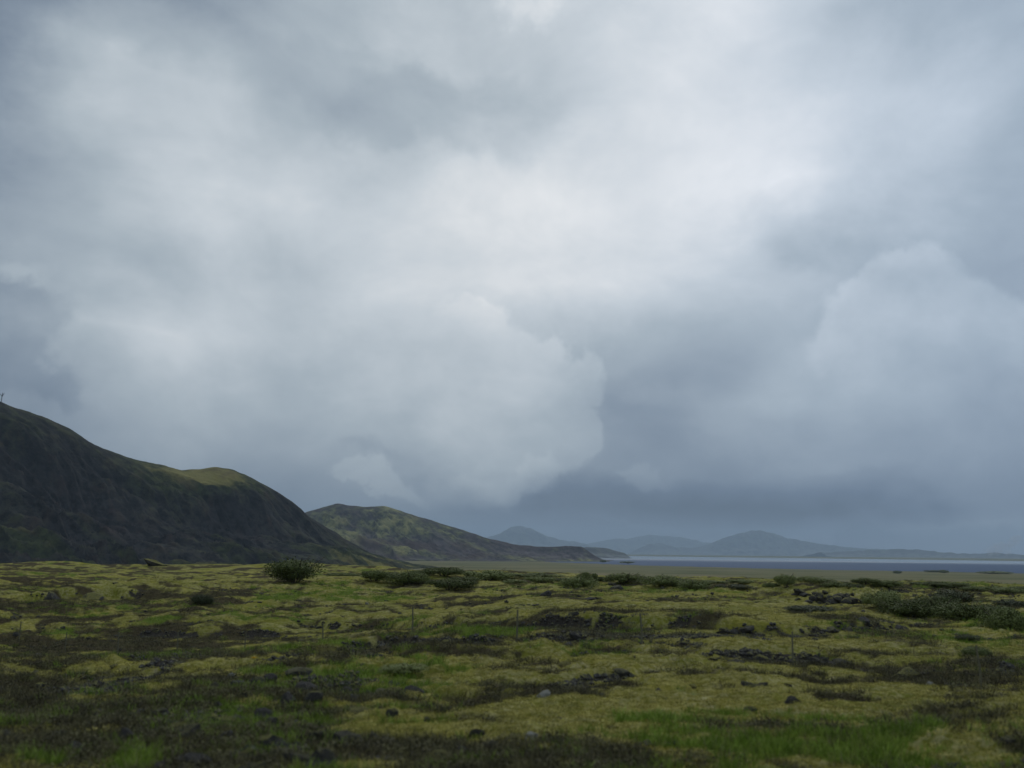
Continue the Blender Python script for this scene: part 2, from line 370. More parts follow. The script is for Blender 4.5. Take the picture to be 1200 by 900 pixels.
# ------------------------------------------------------------------ terrain
LAKE_Z = -34.4
def interp(a, xs, ys): return np.interp(a, xs, ys)
def edgeY(a): return interp(a, [-1.2, -0.6, -0.3, 0.0, 0.2, 0.35, 0.6, 1.2], [170, 150, 140, 112, 92, 76, 68, 66])
def shoreY(a, x): return interp(a, [0.0, 0.05, 0.135, 0.35, 0.577, 0.9], [4700, 3500, 2900, 2380, 2020, 1750]) + 130*perlin(x/420, x*0+3.3, 5)+40*perlin(x/110, x*0+1.3, 6)
def farY(a, x): return interp(a, [0.0, 0.135, 0.577, 1.2], [12700, 12300, 8600, 7000]) + 300*perlin(x/1500, x*0+9.3, 8)

# low lava scarps facing the camera: (px, py) lines along their foot, height in metres
SCARPS = [([(340, 729), (450, 733), (560, 737), (640, 737), (700, 734), (800, 734), (860, 737), (930, 739), (1010, 738), (1075, 733)], 0.58, 5.0),
          ([(395, 762), (450, 758), (520, 757), (600, 753), (650, 750), (700, 751)], 0.42, 2.5),
          ([(815, 770), (870, 768), (930, 773), (985, 772)], 0.30, 2.0),
          ([(150, 741), (215, 744), (260, 743), (330, 741)], 0.45, 4.0),
          ([(20, 702), (70, 698), (130, 697), (170, 700), (205, 699)], 0.75, 6.0),
          ([(255, 822), (300, 812), (345, 806), (400, 800), (430, 798)], 0.14, 1.0),
          ([(30, 818), (80, 810), (130, 800), (200, 790)], 0.14, 1.0),
          ([(640, 806), (690, 800), (740, 796), (775, 792)], 0.10, 0.8),
          ([(1085, 788), (1140, 790), (1200, 787)], 0.16, 1.0)]
def macro0(x, y):
    z = -2.3*np.exp(-(((x+23)/19)**2 + ((y-44)/20)**2))
    z = z + 0.55*np.exp(-(((x-23.5)/4.5)**2 + ((y-62)/4)**2))
    z = z - 0.35*np.exp(-(((x-12)/14)**2 + ((y-24)/8)**2))
    z = z + 0.55*perlin(x/34, y/26, 11)*sstep(8, 40, y) + 0.28*perlin(x/13, y/11, 12)
    return z
def place(px, py, it=14):
    """ground point of a photograph pixel, by marching the ray onto the smooth terrain"""
    d = ray(px, py); p0 = np.array([0, 0, CAM_H]); Ys = np.exp(np.linspace(math.log(5), math.log(3000), 2500))
    pts = p0[None]+d[None]*(Ys/d[1])[:, None]; h = macro(pts[:, 0], pts[:, 1], scarps=False)
    k = np.argmax(pts[:, 2] < h)
    return pts[k] if k else pts[-1]
_SC = None
def scarp_lines():
    global _SC
    if _SC is None:
        _SC = []
        for line, amp, w in SCARPS:
            p = np.array([place(*q) for q in line]); _SC.append((p[:, 0], p[:, 1], amp, w))
    return _SC
def scarp(x, y):
    h = 0*x; face = 0*x; apron = 0*x
    for xs, ys, amp, w in scarp_lines():
        o = np.argsort(xs); xs, ys = xs[o], ys[o]
        wob = 0.12*w*perlin(x/2.3, y*0+amp*50, 3)+0.22*perlin(x/0.6, y*0+amp*50, 4)
        d = y-(np.interp(x, xs, ys)+wob)
        L = xs[-1]-xs[0]
        e = sstep(xs[0]-0.08*L, xs[0]+0.12*L, x)*(1-sstep(xs[-1]-0.12*L, xs[-1]+0.08*L, x))
        e = e*np.clip(0.85+0.45*perlin(x/3.1, x*0+amp*31, 9), 0.15, 1.2)
        e = e*(0.95+0.25*perlin(x/0.9, x*0+amp*77, 10))
        up = sstep(0, 0.40, d)*(1-sstep(w*0.6, w*2.6, d)); dn = (1-sstep(-w*0.9, 0.0, -np.abs(d)+0*x))*0
        h = h+amp*e*(up*0.75) - amp*0.35*e*np.exp(-((d+w*0.15)/(w*0.35))**2)
        face = np.maximum(face, e*np.exp(-((d-0.12)/0.33)**2))
        apron = np.maximum(apron, e*sstep(-w*1.0, -w*0.35, d)*(1-sstep(0.0, 0.3, d)))
    return h, face, apron
def macro(x, y, scarps=True):
    x = np.asarray(x, float); y = np.asarray(y, float)
    a = x/np.maximum(y, 1.0)
    z = macro0(x, y)
    if scarps: z = z+scarp(x, y)[0]
    E = edgeY(a)*(1+0.10*perlin(x/22, y*0, 21)+0.04*perlin(x/6, y*0, 22))
    lip = 0.25*np.exp(-((y-E)/12)**2)
    t = np.clip((y-E)/(820-E), 0, 1)
    low = -27.5-6.6*sstep(900, 2300, y)
    w = 1-(1-t)**2.2
    z = (z+lip)*(1-w)+low*w
    und = sstep(300, 900, y)*(1-sstep(2500, 5000, y)); z = z+und*1.3*perlin(x/190, y/150, 30)*(1-sstep(1900, 2300, y))
    sh = shoreY(a, x); fy = farY(a, x)
    z = z + (sstep(0, 260, y-sh))*(-9)
    f = sstep(0, 700, y-fy)
    z = z*(1-f)+f*(LAKE_Z+14+6*perlin(x/1800, y/1800, 31))
    z = np.where(y < 0, -0.3+0*z, z)
    return z
def hum(x, y):
    """moss cushions and crevices of the old lava field"""
    wx = x+0.8*perlin(x/2.6, y/2.6, 40); wy = y+0.8*perlin(x/2.6, y/2.6, 41)
    far = sstep(60, 160, y)
    b0 = np.abs(perlin(wx/8.5, wy/4.4, 42)); b1 = np.abs(perlin(wx/2.9, wy/1.6, 43)); b2 = np.abs(perlin(wx/0.95, wy/0.62, 44)); b3 = perlin(x/0.23, y/0.23, 45); b4 = perlin(x/0.09, y/0.09, 46)
    rough = 0.55+0.75*sstep(-0.3, 0.5, perlin(x/16, y/13, 47))
    h = (0.46*np.minimum(b0, 0.55)+0.27*np.minimum(b1, 0.6)*rough+0.16*b2*rough+0.055*b3*rough+0.014*b4)
    cre = (1-sstep(0.03, 0.16, b1))*0.7+(1-sstep(0.02, 0.13, b0))*0.8+(1-sstep(0.02, 0.14, b2))*0.3
    near = np.clip((150-y)/60, 0, 1)
    _, fc, ap = scarp(x, y); near = near*(1-0.8*np.maximum(fc, ap))
    return (h-0.24)*near*np.where(y < 3, 0.4, 1), cre, rough
def H(x, y):
    x = np.atleast_1d(np.asarray(x, float)); y = np.atleast_1d(np.asarray(y, float))
    return macro(x, y)+hum(x, y)[0]
def Hs(x, y): return float(H(x, y)[0])

# placed patches of vegetation: (px, py, rx px, ry px, kind, amount)
PATCH = [(960, 862, 200, 34, 'g', 1.2), (800, 850, 70, 20, 'g', .5), (1110, 872, 120, 22, 'g', .6), (700, 760, 60, 6, 'g', .9), (775, 748, 60, 5, 'g', .5),
         (480, 790, 55, 14, 'g', .55), (70, 880, 90, 12, 'g', .2), (155, 883, 28, 8, 'G', 1.3), (175, 732, 20, 3, 'G', .9), (370, 690, 80, 6, 'g', .7), (100, 775, 60, 12, 'g', .45), (330, 700, 30, 9, 'g', .7),
         (930, 765, 80, 8, 'g', .5), (1100, 755, 110, 14, 'g', .55), (720, 800, 60, 8, 'g', .3), (560, 748, 60, 4, 'g', .5),
         (210, 756, 130, 13, 'h', .9), (60, 765, 70, 14, 'h', .5), (520, 748, 210, 8, 'h', .75), (430, 772, 90, 7, 'h', .8), (760, 745, 110, 5, 's', .9), (600, 743, 120, 4, 's', .7), (920, 748, 130, 6, 's', .7), (860, 750, 40, 6, 's', .6),
         (1050, 760, 90, 14, 'h', .35), (880, 775, 70, 6, 'h', .7), (440, 862, 190, 38, 'h', .62), (180, 840, 200, 26, 'h', .55), (330, 830, 110, 20, 'h', .5), (40, 800, 90, 25, 'h', .4), (740, 880, 90, 16, 'h', .3), (660, 845, 110, 18, 'm', .6),
         (860, 800, 45, 6, 'h', .5), (1100, 790, 70, 6, 'h', .6), (1180, 880, 60, 14, 'h', .7), (1000, 896, 160, 5, 'h', .4), (960, 868, 170, 18, 'g', .6), (640, 812, 40, 8, 'h', .6), (280, 680, 60, 6, 'h', .5), (560, 690, 100, 6, 'g', .4), (860, 705, 60, 4, 'g', .3),
         (860, 830, 240, 16, 'm', .8), (650, 790, 180, 18, 'm', .8), (960, 790, 120, 10, 'm', .7), (720, 715, 200, 8, 'm', 1.0), (950, 708, 80, 5, 'm', 1.), (200, 690, 150, 10, 'm', .8), (330, 738, 110, 5, 'm', .9), (210, 785, 140, 8, 'm', .7), (420, 775, 120, 7, 'm', .6), (470, 722, 120, 5, 'm', .8)]
_PW = None
def cover(x, y, hfull, cre, rough):
    global _PW
    n = fbm(x/10.5, y/4.6, 5, 50, 0.6); n2 = fbm(x/3.0, y/1.4, 4, 54, 0.6); n3 = fbm(x/14, y/7, 5, 58, 0.6); n4 = fbm(x/5.4, y/2.3, 4, 62, 0.6); n5 = fbm(x/1.6, y/0.85, 3, 66, 0.6)
    g = 0.13+1.15*n3+0.8*n5; h = 0.30+1.15*n+1.3*n2+0.30*cre; r = -0.26+0.55*cre+1.1*n4+0.7*n5+0.25*(rough-0.9); s = 0*x-0.3+0.7*n3; pale = 0.25+1.2*n2+0.4*(1-cre)  # crevices take rock and heath, whose dark colour also stands in for shade
    aa = x/np.maximum(y, 1.0); h = h + 0.20*sstep(0.0, -0.6, aa) - 0.10*sstep(-0.1, 0.4, aa); lw = sstep(15, 9, y)*sstep(0.35, -0.05, aa); h = h+0.12*lw; r = r+0.26*lw; g = g-0.05*lw  # heath thickens leftward, its dark tone partly standing in for shade there
    mott = np.clip(0.75+1.6*n4+0.8*n5, 0.05, 1.6)
    # footprint of each patch on the ground, measured once in world metres
    if _PW is None:
        _PW = []
        for px, py, rx, ry, k, am in PATCH:
            c = place(px, py); e1 = place(px+rx, py); e2 = place(px, min(py+ry, 1200)); e3 = place(px, max(py-ry, 664))
            _PW.append((c[0], (e2[1]+e3[1])/2, max(abs(e1[0]-c[0]), 0.2), max(abs(e3[1]-e2[1])/2, 0.3), k, am))
    for cx, cy, rx, ry, k, am in _PW:
        w = np.exp(-((((x-cx)/rx)**2+((y-cy)/ry)**2)**1.0)*0.9)*am*mott
        if k == 'g': g = g+w*0.75; h = h-w*0.35
        elif k == 'G': g = g+w*1.6; h = h-w*1.2; r = r-w*1.5
        elif k == 'h': h = h+w*0.65; r = r+w*0.22
        elif k == 's': s = s+w*1.0; g = g-w*0.3
        elif k == 'm': h = h-w*0.55; g = g-w*0.3; r = r-w*0.30
    _, face, apron = scarp(x, y)
    r = r+face*0.95; s = s+apron*0.60*sstep(-0.3, 0.4, n+0.2); h = h+apron*0.25
    far = sstep(70, 140, y); h = h-0.10*far; r = r-0.30*far
    a = x/np.maximum(y, 1.0); E = edgeY(a)
    plain = sstep(0, 1, (y-E*1.5)/(E*2.0))
    return g, h, r, plain, np.clip(pale, 0, 1), s

def build_ground():
    ys = [-26000, -5000, -900, -200, -60, -25, -10, -4, -1, 1]
    y = 2.2
    while y < 32000:
        ys.append(y); y *= 1.0058 if 7 < y < 110 else (1.02 if y <= 7 else (1.022 if y < 420 else 1.035))
    ys = np.array(ys, float)
    core = np.linspace(-1, 1, 821); ext = np.array([1.03, 1.1, 1.25, 1.5, 2, 3, 5, 9])
    s = np.concatenate([-ext[::-1], core, ext])
    Wd = np.maximum(ys, 0)*0.72+9
    Wd[ys < 0] = 9+np.abs(ys[ys < 0])*0.8
    X = s[None, :]*Wd[:, None]; Y = np.repeat(ys[:, None], len(s), 1)
    x = X.ravel(); y = Y.ravel()
    m = macro(x, y); hm, cre, rough = hum(x, y); z = m+hm
    # mesh the finest relief only where rows are dense
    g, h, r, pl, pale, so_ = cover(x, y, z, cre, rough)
    me = new_mesh('ground', np.stack([x, y, z], -1), grid_faces(len(ys), len(s)), M_GROUND, True)
    one = np.ones_like(x)
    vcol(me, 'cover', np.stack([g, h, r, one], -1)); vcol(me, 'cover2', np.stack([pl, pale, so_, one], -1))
    obj('ground', me, kind='structure', label='moss and heath covered lava field falling away to a pale plain by the lake')
build_ground()

# lake
lv = [(-14000, 1500, LAKE_Z), (26000, 1500, LAKE_Z), (26000, 15000, LAKE_Z), (-14000, 15000, LAKE_Z)]
obj('water', new_mesh('water', lv, [(0, 1, 2, 3)], M_WATER), kind='structure', label='steel blue lake lying beyond the pale plain')

# ------------------------------------------------------------------ hills
def ribbon(name, crest, wf, wb, base, mat, label, nt_=420, nf=110, nb_=36, gul=0.1, seed=0, bench=None, coverf=None, cell=60.0, sil=1.0, cliff=0.25):
    """ridge: crest = [(px, py, distance)]; front slope falls wf(m) towards the viewer, back wb"""
    P = np.array([at(*c) for c in crest]); pxs = np.array([c[0] for c in crest], float)
    L = np.concatenate([[0], np.cumsum(np.linalg.norm(np.diff(P[:, :2], axis=0), axis=1))])
    u = np.linspace(0, L[-1], nt_)
    # smooth interpolation of the crest
    def smooth(v, k):
        ker = np.hanning(k*2+3); ker /= ker.sum(); return np.convolve(np.pad(v, (k+1, k+1), 'edge'), ker, 'valid')
    k = max(1, int(nt_*0.008))
    cx, cy, cz = (smooth(np.interp(u, L, P[:, i]), k) for i in range(3)); cpx = np.interp(u, L, pxs)
    cz = cz + sil*fbm(u/cell*1.6, u*0+seed, 4, seed)*cell*0.035
    tx, ty = np.gradient(smooth(cx, k*8)), np.gradient(smooth(cy, k*8)); n = np.hypot(tx, ty); nx, ny = ty/n, -tx/n      # towards the viewer
    v = np.concatenate([-np.linspace(1, 0, nb_+1)[:-1]**1.2, np.linspace(0, 1, nf)**1.25])
    wfu = np.interp(cpx, *wf) if isinstance(wf, tuple) else np.full(nt_, wf)
    U = np.repeat(u[:, None], len(v), 1); V = np.repeat(v[None], nt_, 0)
    D = np.where(V >= 0, V*wfu[:, None], V*wb)
    x = cx[:, None]+nx[:, None]*D; y = cy[:, None]+ny[:, None]*D
    Hc = cz[:, None]-base
    av = np.clip(V, 0, 1)
    prof = np.where(V >= 0, (1-cliff)*(1-av)**1.25+cliff*(1-sstep(0.04, 0.40, av)), 1-sstep(0, 1, -V)**0.8)
    if bench is not None:
        b = np.interp(cpx, bench[0], bench[1])[:, None]; bp = np.where(av < 0.22, 1-av*1.05, (1-0.231)*(1-sstep(0.22, 0.36, av)*0.42)*np.clip((1-av)/0.78, 0, 1)**0.9)
        prof = np.where(V >= 0, prof*(1-b)+bp*b, prof)
    # gullies run down the slope
    warp = 0.6*fbm(U/cell*0.7, D/cell*0.5, 3, seed+1)
    gl = 1-np.abs(fbm(U/cell+warp-0.7*D/cell, D/(cell*4.5), 5, seed+2, 0.62))*2.0
    spur = np.abs(perlin(U/(cell*3.1)-0.6*D/cell, D/(cell*9), seed+5))
    rr = fbm(x/(cell*0.5), y/(cell*0.5), 5, seed+7, 0.6)
    env = sstep(0.03, 0.22, np.abs(V))*(1-sstep(0.80, 1.0, np.abs(V)))
    z = base+Hc*prof - Hc*gul*env*(gl-0.35) + Hc*gul*1.5*env*(spur-0.3) + Hc*gul*0.35*rr*env
    z = np.where(np.abs(V) > 0.985, base-15, z)
    c = coverf(cpx[:, None]+0*U, V, U, D, gl, spur, rr, x, y)
    me = new_mesh(name, np.stack([x, y, z], -1).reshape(-1, 3), grid_faces(nt_, len(v)), mat, True)
    vcol(me, 'cover', np.stack([c[0].ravel(), c[1].ravel(), (sstep(0.15, 0.75, gl+0.8*rr)*sstep(0.15, 0.4, np.abs(V))).ravel(), 0*x.ravel()+1], -1))
    return obj(name, me, kind='structure', label=label), (cx, cy, cz, cpx)

def blob(px, V, cx, cv, rx, rv): return np.exp(-((px-cx)/rx)**2-((V-cv)/rv)**2)
def cov1(px, V, U, D, gl, spur, rr, x, y):
    m = 0.20+0.50*rr+0.35*(spur-0.3)+0.12*perlin(x/170, y/120, 71)+0.10*sstep(0.12, 0.0, V)
    m = m + 1.9*blob(px, V, 234, 0.08, 50, 0.105)+0.55*blob(px, V, 165, 0.12, 40, 0.12)+0.30*blob(px, V, 60, 0.05, 60, 0.06)
    m = m + (0.35+1.3*sstep(0.45, 0.8, gl))*(blob(px, V, 325, 0.66, 34, 0.20)+0.9*blob(px, V, 375, 0.6, 30, 0.25))
    m = m + 0.25*sstep(0.55, 1.0, V)-0.45*blob(px, V, 70, 0.4, 60, 0.25)-0.7*blob(px, V, 235, 0.36, 34, 0.11)-0.2*blob(px, V, 320, 0.15, 40, 0.2)
    st = perlin((U-0.7*D)/24, D/700, 77); m = m+0.50*sstep(0.1, 0.6, st)*sstep(0.25, 0.5, V)
    return m, 0.5*sstep(0.0, 0.5, rr)
def cov2(px, V, U, D, gl, spur, rr, x, y):
    m = 0.46+0.9*rr+0.55*perlin(x/210, y/160, 88)+0.3*(spur-0.3)
    m = m-0.5*blob(px, V, 600, 0.2, 60, 0.5)-0.35*blob(px, V, 670, 0.3, 40, 0.4)+0.25*blob(px, V, 390, 0.2, 50, 0.3)
    return m, sstep(-0.1, 0.5, perlin(x/260, y/190, 91))*0.9
def cov0(px, V, U, D, gl, spur, rr, x, y): return 0.35+0.5*rr, 0*rr

c1 = [(-420, 380, 1150), (-300, 400, 1250), (-200, 415, 1330), (-110, 432, 1400), (-50, 452, 1450), (0, 471, 1500), (20, 478, 1520), (60, 492, 1560), (85, 504, 1585), (100, 515, 1600), (120, 525, 1620), (150, 536, 1660), (180, 543, 1700), (205, 549, 1740), (216, 551, 1755),
      (235, 549, 1775), (252, 547, 1790), (272, 550, 1810), (290, 558, 1840), (310, 568, 1875), (328, 579, 1910), (345, 594, 1945), (356, 603, 1970), (375, 616, 2020), (395, 630, 2090), (415, 645, 2170), (430, 655, 2230), (442, 661, 2260)]
hill1, crest1 = ribbon('hill', c1, ([-420, 0, 250, 450], [620, 560, 480, 240]), 500, -37, M_HILL1, 'steep dark hill with a mossy shoulder rising at the left edge', 680, 170, 30, 0.14, 3,
      bench=([100, 140, 200, 275, 300], [0, .5, 1, 1, 0]), coverf=cov1, cell=75.0, sil=1.3, cliff=0.30)
c2 = [(250, 625, 3900), (300, 618, 3950), (345, 606, 4000), (360, 600, 4020), (378, 594, 4050), (395, 590, 4070), (410, 593, 4080), (430, 594, 4100), (450, 593, 4120), (468, 598, 4130), (490, 605, 4140), (515, 613, 4150), (545, 622, 4160), (570, 630, 4170), (590, 635, 4180), (610, 639, 4185),
      (640, 641, 4190), (664, 640, 4190), (682, 640, 4190), (689, 645, 4185), (697, 651, 4180), (706, 656, 4175), (716, 659, 4170)]
ribbon('hill', c2, ([250, 400, 600, 690, 716], [760, 760, 420, 190, 120]), 700, -33, M_HILL2, 'green and brown patchy hill tapering to a low cliff in the middle distance', 520, 110, 24, 0.14, 12, coverf=cov2, cell=130.0, sil=1.1, cliff=0.15)
c3 = [(640, 646, 6900), (665, 643, 6900), (690, 641, 6950), (708, 642, 7000), (722, 645, 7000), (732, 648, 7000), (737, 653, 7000)]
ribbon('hill', c3, 420, 500, -38, M_FAR, 'dark blue headland jutting into the lake behind the patchy hill', 160, 40, 12, 0.1, 21, coverf=cov0, cell=200.0, cliff=0.3)
c4 = [(520, 650, 25350), (560, 634, 25350), (585, 625, 25350), (600, 618, 25350), (610, 616, 25350), (622, 619, 25519), (638, 627, 25688), (655, 632, 25857), (680, 636, 26195), (705, 644, 26364), (730, 652, 26364)]
ribbon('mountain', c4, 2200, 1800, -30, M_FAR, 'hazy blue peak behind the low cliff end of the patchy hill', 260, 50, 16, 0.2, 31, coverf=cov0, cell=420.0, sil=2.6, cliff=0.2)
c5 = [(735, 651, 23868), (748, 643, 23868), (762, 637, 23868), (775, 636, 24043), (790, 641, 24219), (815, 642, 24394), (832, 638, 24570), (846, 631, 24570), (862, 626, 24570), (880, 622, 24570), (892, 621, 24570), (905, 624, 24570), (922, 630, 24570), (945, 635, 24394), (970, 638, 24043), (1000, 642, 23517), (1050, 645, 22815), (1090, 648, 21937), (1120, 652, 21586)]
ribbon('mountain', c5, 1500, 1800, -30, M_FAR, 'broad blue mountain rising beyond the far shore of the lake', 420, 50, 16, 0.2, 41, coverf=cov0, cell=420.0, sil=2.6, cliff=0.2)
c6 = [(660, 643, 31000), (690, 637, 31000), (712, 632, 31000), (735, 631, 31000), (760, 627, 31000), (785, 628, 31000), (805, 631, 31000), (830, 636, 31000), (860, 642, 31000), (900, 645, 31000)]
ribbon('mountain', c6, 2600, 1500, -20, M_FAR, 'faint flat topped mountain farthest off under the cloud base', 260, 40, 12, 0.18, 51, coverf=cov0, cell=600.0, sil=2.6, cliff=0.2)
c7 = [(960, 648, 17250), (1010, 645, 17250), (1055, 643, 17100), (1095, 646, 16800), (1130, 649, 16500), (1165, 648, 16200), (1200, 650, 15750), (1260, 649, 15000), (1340, 640, 14400), (1450, 640, 13800)]
ribbon('mountain', c7, 900, 1500, -30, M_FAR, 'long low blue ridge along the far shore at the right edge', 300, 40, 12, 0.18, 61, coverf=cov0, cell=350.0, sil=2.6, cliff=0.2)
# ------------------------------------------------------------------ things
rnd = random.Random(11)
def up(o, v): return None
def foliage_mesh(name, seed, mat, lobes_n=8, n=9000, leaf=0.021, flat=1.0):
    """unit shrub crown: radius 1, height 1, many small leaves filling uneven lobes"""
    r = np.random.RandomState(seed); L = []
    for k in range(lobes_n):
        a = r.rand()*2*np.pi; d = r.rand()**0.6*0.62; rad = 0.15+0.23*r.rand()
        L.append((math.cos(a)*d, math.sin(a)*d, (0.36-0.22*d+0.30*r.rand()), rad, rad*(0.75+0.5*r.rand())*flat))
    L.append((0.1, 0, 0.34, 0.52, 0.34))
    V = []; F = []
    per = n//len(L)
    for lx, ly, lz, rr, rz in L:
        u = r.randn(per, 3); u /= np.linalg.norm(u, axis=1)[:, None]
        rad = (0.55+0.45*r.rand(per)**0.5)*(1+0.25*np.sin(u[:, 0]*7+lx*9)*np.sin(u[:, 1]*6+ly*5))
        rad = rad*np.where(r.rand(per) < 0.07, 1.08+0.2*r.rand(per), 1.0)
        c = u*rad[:, None]*np.array([rr, rr, rz])+np.array([lx, ly, lz])
        c[:, 2] = np.where(c[:, 2] < 0.02, 0.02+0.15*r.rand(per), c[:, 2])
        a1 = r.randn(per, 3); a1 /= np.linalg.norm(a1, axis=1)[:, None]; a2 = np.cross(a1, u); a2 /= np.linalg.norm(a2, axis=1)[:, None]+1e-9
        s = leaf*(0.6+0.9*r.rand(per))[:, None]
        b = len(V)*1
        q = np.stack([c-a1*s*1.4, c+a2*s*0.55, c+a1*s*1.4, c-a2*s*0.55], 1).reshape(-1, 3)
        V.append(q)
    V = np.concatenate(V); m = len(V)//4
    F = np.arange(m*4).reshape(m, 4)
    return new_mesh(name, V, F, mat)
def tube(pts, r0, r1, sides=5):
    V = []; F = []; n = len(pts)
    for i, p in enumerate(pts):
        t = Vector(pts[min(i+1, n-1)])-Vector(pts[max(i-1, 0)]); t.normalize()
        a = t.orthogonal().normalized(); b = t.cross(a); rr = r0+(r1-r0)*i/(n-1)
        for k in range(sides):
            w = 2*math.pi*k/sides; V.append(Vector(p)+(a*math.cos(w)+b*math.sin(w))*rr)
    for i in range(n-1):
        for k in range(sides):
            k2 = (k+1) % sides; F.append((i*sides+k, i*sides+k2, (i+1)*sides+k2, (i+1)*sides+k))
    F.append(tuple(range(sides))[::-1]); F.append(tuple((n-1)*sides+k for k in range(sides)))
    return V, F
def join(parts):
    V = []; F = []
    for v, f in parts:
        b = len(V); V += list(v); F += [tuple(i+b for i in q) for q in f]
    return V, F
def stem_mesh(seed, n=9, name='stem'):
    r = random.Random(seed); P = []
    for k in range(n):
        a = r.random()*6.28; l = 0.45+0.4*r.random(); h = 0.55+0.4*r.random()
        bx, by = math.cos(a)*0.08, math.sin(a)*0.08
        P.append(tube([(bx, by, -0.08), (bx+math.cos(a)*l*0.25, by+math.sin(a)*l*0.25, h*0.42), (math.cos(a+0.2)*l*0.6, math.sin(a+0.2)*l*0.6, h*0.72), (math.cos(a+0.1)*l*0.9, math.sin(a+0.1)*l*0.9, h)], 0.022, 0.006))
    v, f = join(P); return new_mesh(name, v, f, M_TWIG)
FOL_W = [foliage_mesh('willow_foliage', 100+k, M_WILLOW, 13+k, 11000) for k in range(5)]
FOL_G = [foliage_mesh('shrub_foliage', 200+k, M_HEATHB, 12+k, 8000, 0.024) for k in range(2)]
STEM = [stem_mesh(300+k) for k in range(3)]

def ground_at(px, py):
    p = place(px, py); return p
def size_at(p, px_len): return px_len/FPX*float(np.dot(np.array(p)-np.array([0, 0, CAM_H]), RM @ np.array([0, 0, -1.0])))
def bush(px, py, wpx, hpx, kind, label, group=None, cat='bush', name=None, depth=0.75):
    p = ground_at(px, py); w = size_at(p, wpx); h = size_at(p, hpx)
    y = p[1]; z = Hs(p[0], y) if y < 170 else float(macro([p[0]], [y])[0])
    z = min(z, p[2]+0.4) if y < 170 else p[2]
    fol = rnd.choice(FOL_G if kind == 'g' else FOL_W)
    e = obj(name or ('grey_shrub' if kind == 'g' else 'willow_bush'), None, None, label, cat, group, loc=(p[0], y, z), rot=(0, 0, rnd.random()*6.28))
    sc = (w/1.5, w/1.5, h/0.86)
    obj('foliage', fol, e, scale=sc)
    obj('stem', rnd.choice(STEM), e, scale=sc)
    return e
bush(343, 686, 78, 30, 'w', 'large dark green willow bush on the moss skyline below the dark hill', depth=.8)
bush(438, 684, 40, 14, 'w', 'low dark willow bush just right of the gap beside the large bush')
bush(479, 684, 52, 16, 'w', 'olive willow bush, second to the right of the large dark bush')
bush(528, 693, 56, 14, 'w', 'flat dark bush standing in front of the bushes below the patchy hill')
bush(520, 676, 52, 11, 'w', 'small rounded bush on the skyline below the patchy hill')
bush(572, 678, 56, 13, 'w', 'long dark bush on the moss edge below the tapering end of the hill')
bush(625, 677, 60, 6, 'w', 'thin dark line of bush on the moss edge below the cliff end')
bush(633, 685, 34, 8, 'w', 'small flat bush just in front of the moss edge, centre')
bush(676, 689, 44, 15, 'w', 'grey green bush in front of the dark upright bush near the lava rocks')
bush(688, 682, 24, 14, 'w', 'dark upright bush at the moss edge left of the lava rocks')
bush(730, 684, 46, 12, 'w', 'dark green bush directly behind the small lava rocks')
bush(772, 689, 52, 14, 'w', 'broad bush to the right of the small lava rocks')
bush(812, 692, 40, 12, 'w', 'green bush at the right end of the middle row of bushes')
bush(905, 690, 20, 9, 'w', 'small dark bush at the left foot of the rounded bush by the lava ridge')
bush(920, 690, 26, 15, 'w', 'rounded dark bush at the left end of the lava ridge')
bush(1036, 717, 52, 20, 'w', 'green willow bush at the right end of the lava ridge')
bush(1064, 721, 71, 23, 'w', 'tallest bright green willow in the thicket right of the lava ridge')
bush(1100, 722, 55, 21, 'w', 'dense willow in the middle of the thicket at the right')
bush(1122, 706, 59, 18, 'g', 'grey green shrub at the back of the right hand thicket')
bush(1142, 727, 79, 25, 'w', 'dark low willow at the right end of the thicket')
bush(1178, 738, 63, 31, 'w', 'broad dark bush nearest the right edge of the photo')
bush(1192, 712, 50, 11, 'g', 'grey shrub behind the broad bush at the right edge')
bush(955, 716, 66, 10, 'g', 'flat greyish shrub on the yellow moss in front of the lava ridge')
bush(238, 712, 26, 13, 'g', 'small grey upright shrub alone on the moss at the left')
bush(860, 693, 40, 6, 'g', 'low grey shrub between the row of bushes and the rounded dark bush')
bush(745, 718, 34, 8, 'g', 'grey shrub on the lip of the long dark ledge')
bush(1145, 765, 42, 12, 'w', 'low green bush on the near moss at the right')
bush(1128, 752, 26, 9, 'g', 'small grey shrub behind the low green bush at the right')
bush(470, 793, 56, 12, 'w', 'low green bush lying on the near moss left of centre')
x = 948
while x < 1210:
    w = rnd.uniform(26, 44)
    bush(x, 684.5+(x-940)*0.028+rnd.uniform(-1, 2.2), w, rnd.uniform(5, 9.5), 'w', 'low willow bush in the thin row along the far moss edge, %s' % ('left part' if x < 1030 else 'middle part' if x < 1120 else 'by the right edge'), 'willow bushes along the far edge of the moss')
    x += rnd.uniform(15, 25)
for px, py, w, h in [(402, 676, 40, 6), (455, 677, 34, 6), (545, 683, 36, 6), (602, 682, 30, 6), (655, 681, 30, 5), (755, 681, 40, 6), (795, 684, 44, 7), (835, 687, 38, 6), (868, 687, 30, 5), (495, 676, 30, 6), (705, 681, 22, 6)]:
    bush(px, py, w, h, 'w', 'low patch of willow scrub scattered along the middle of the moss edge', 'willow scrub along the middle of the moss edge')
for px, py, w, h, lab in [(1052, 672.2, 9, 4, 'tiny dark clump of trees on the lake shore, leftmost of the shore clumps at right'), (1092, 670.5, 22, 2.6, 'thin dark line of trees on the lake shore right of the tiny clump'), (1106, 671.5, 12, 4, 'dark hump of trees at the right end of the thin shore line'), (1166, 672.6, 44, 3.4, 'long low wood on the lake shore at the right edge'),
                       (707, 659, 8, 3.6, 'small dark tree clump by the water left of the far headland tip'), (736, 660.2, 18, 2.6, 'low dark wood on the shore below the far headland tip')]:
    bush(px, py, w, h, 'w', lab, name='tree_clump', cat='trees')

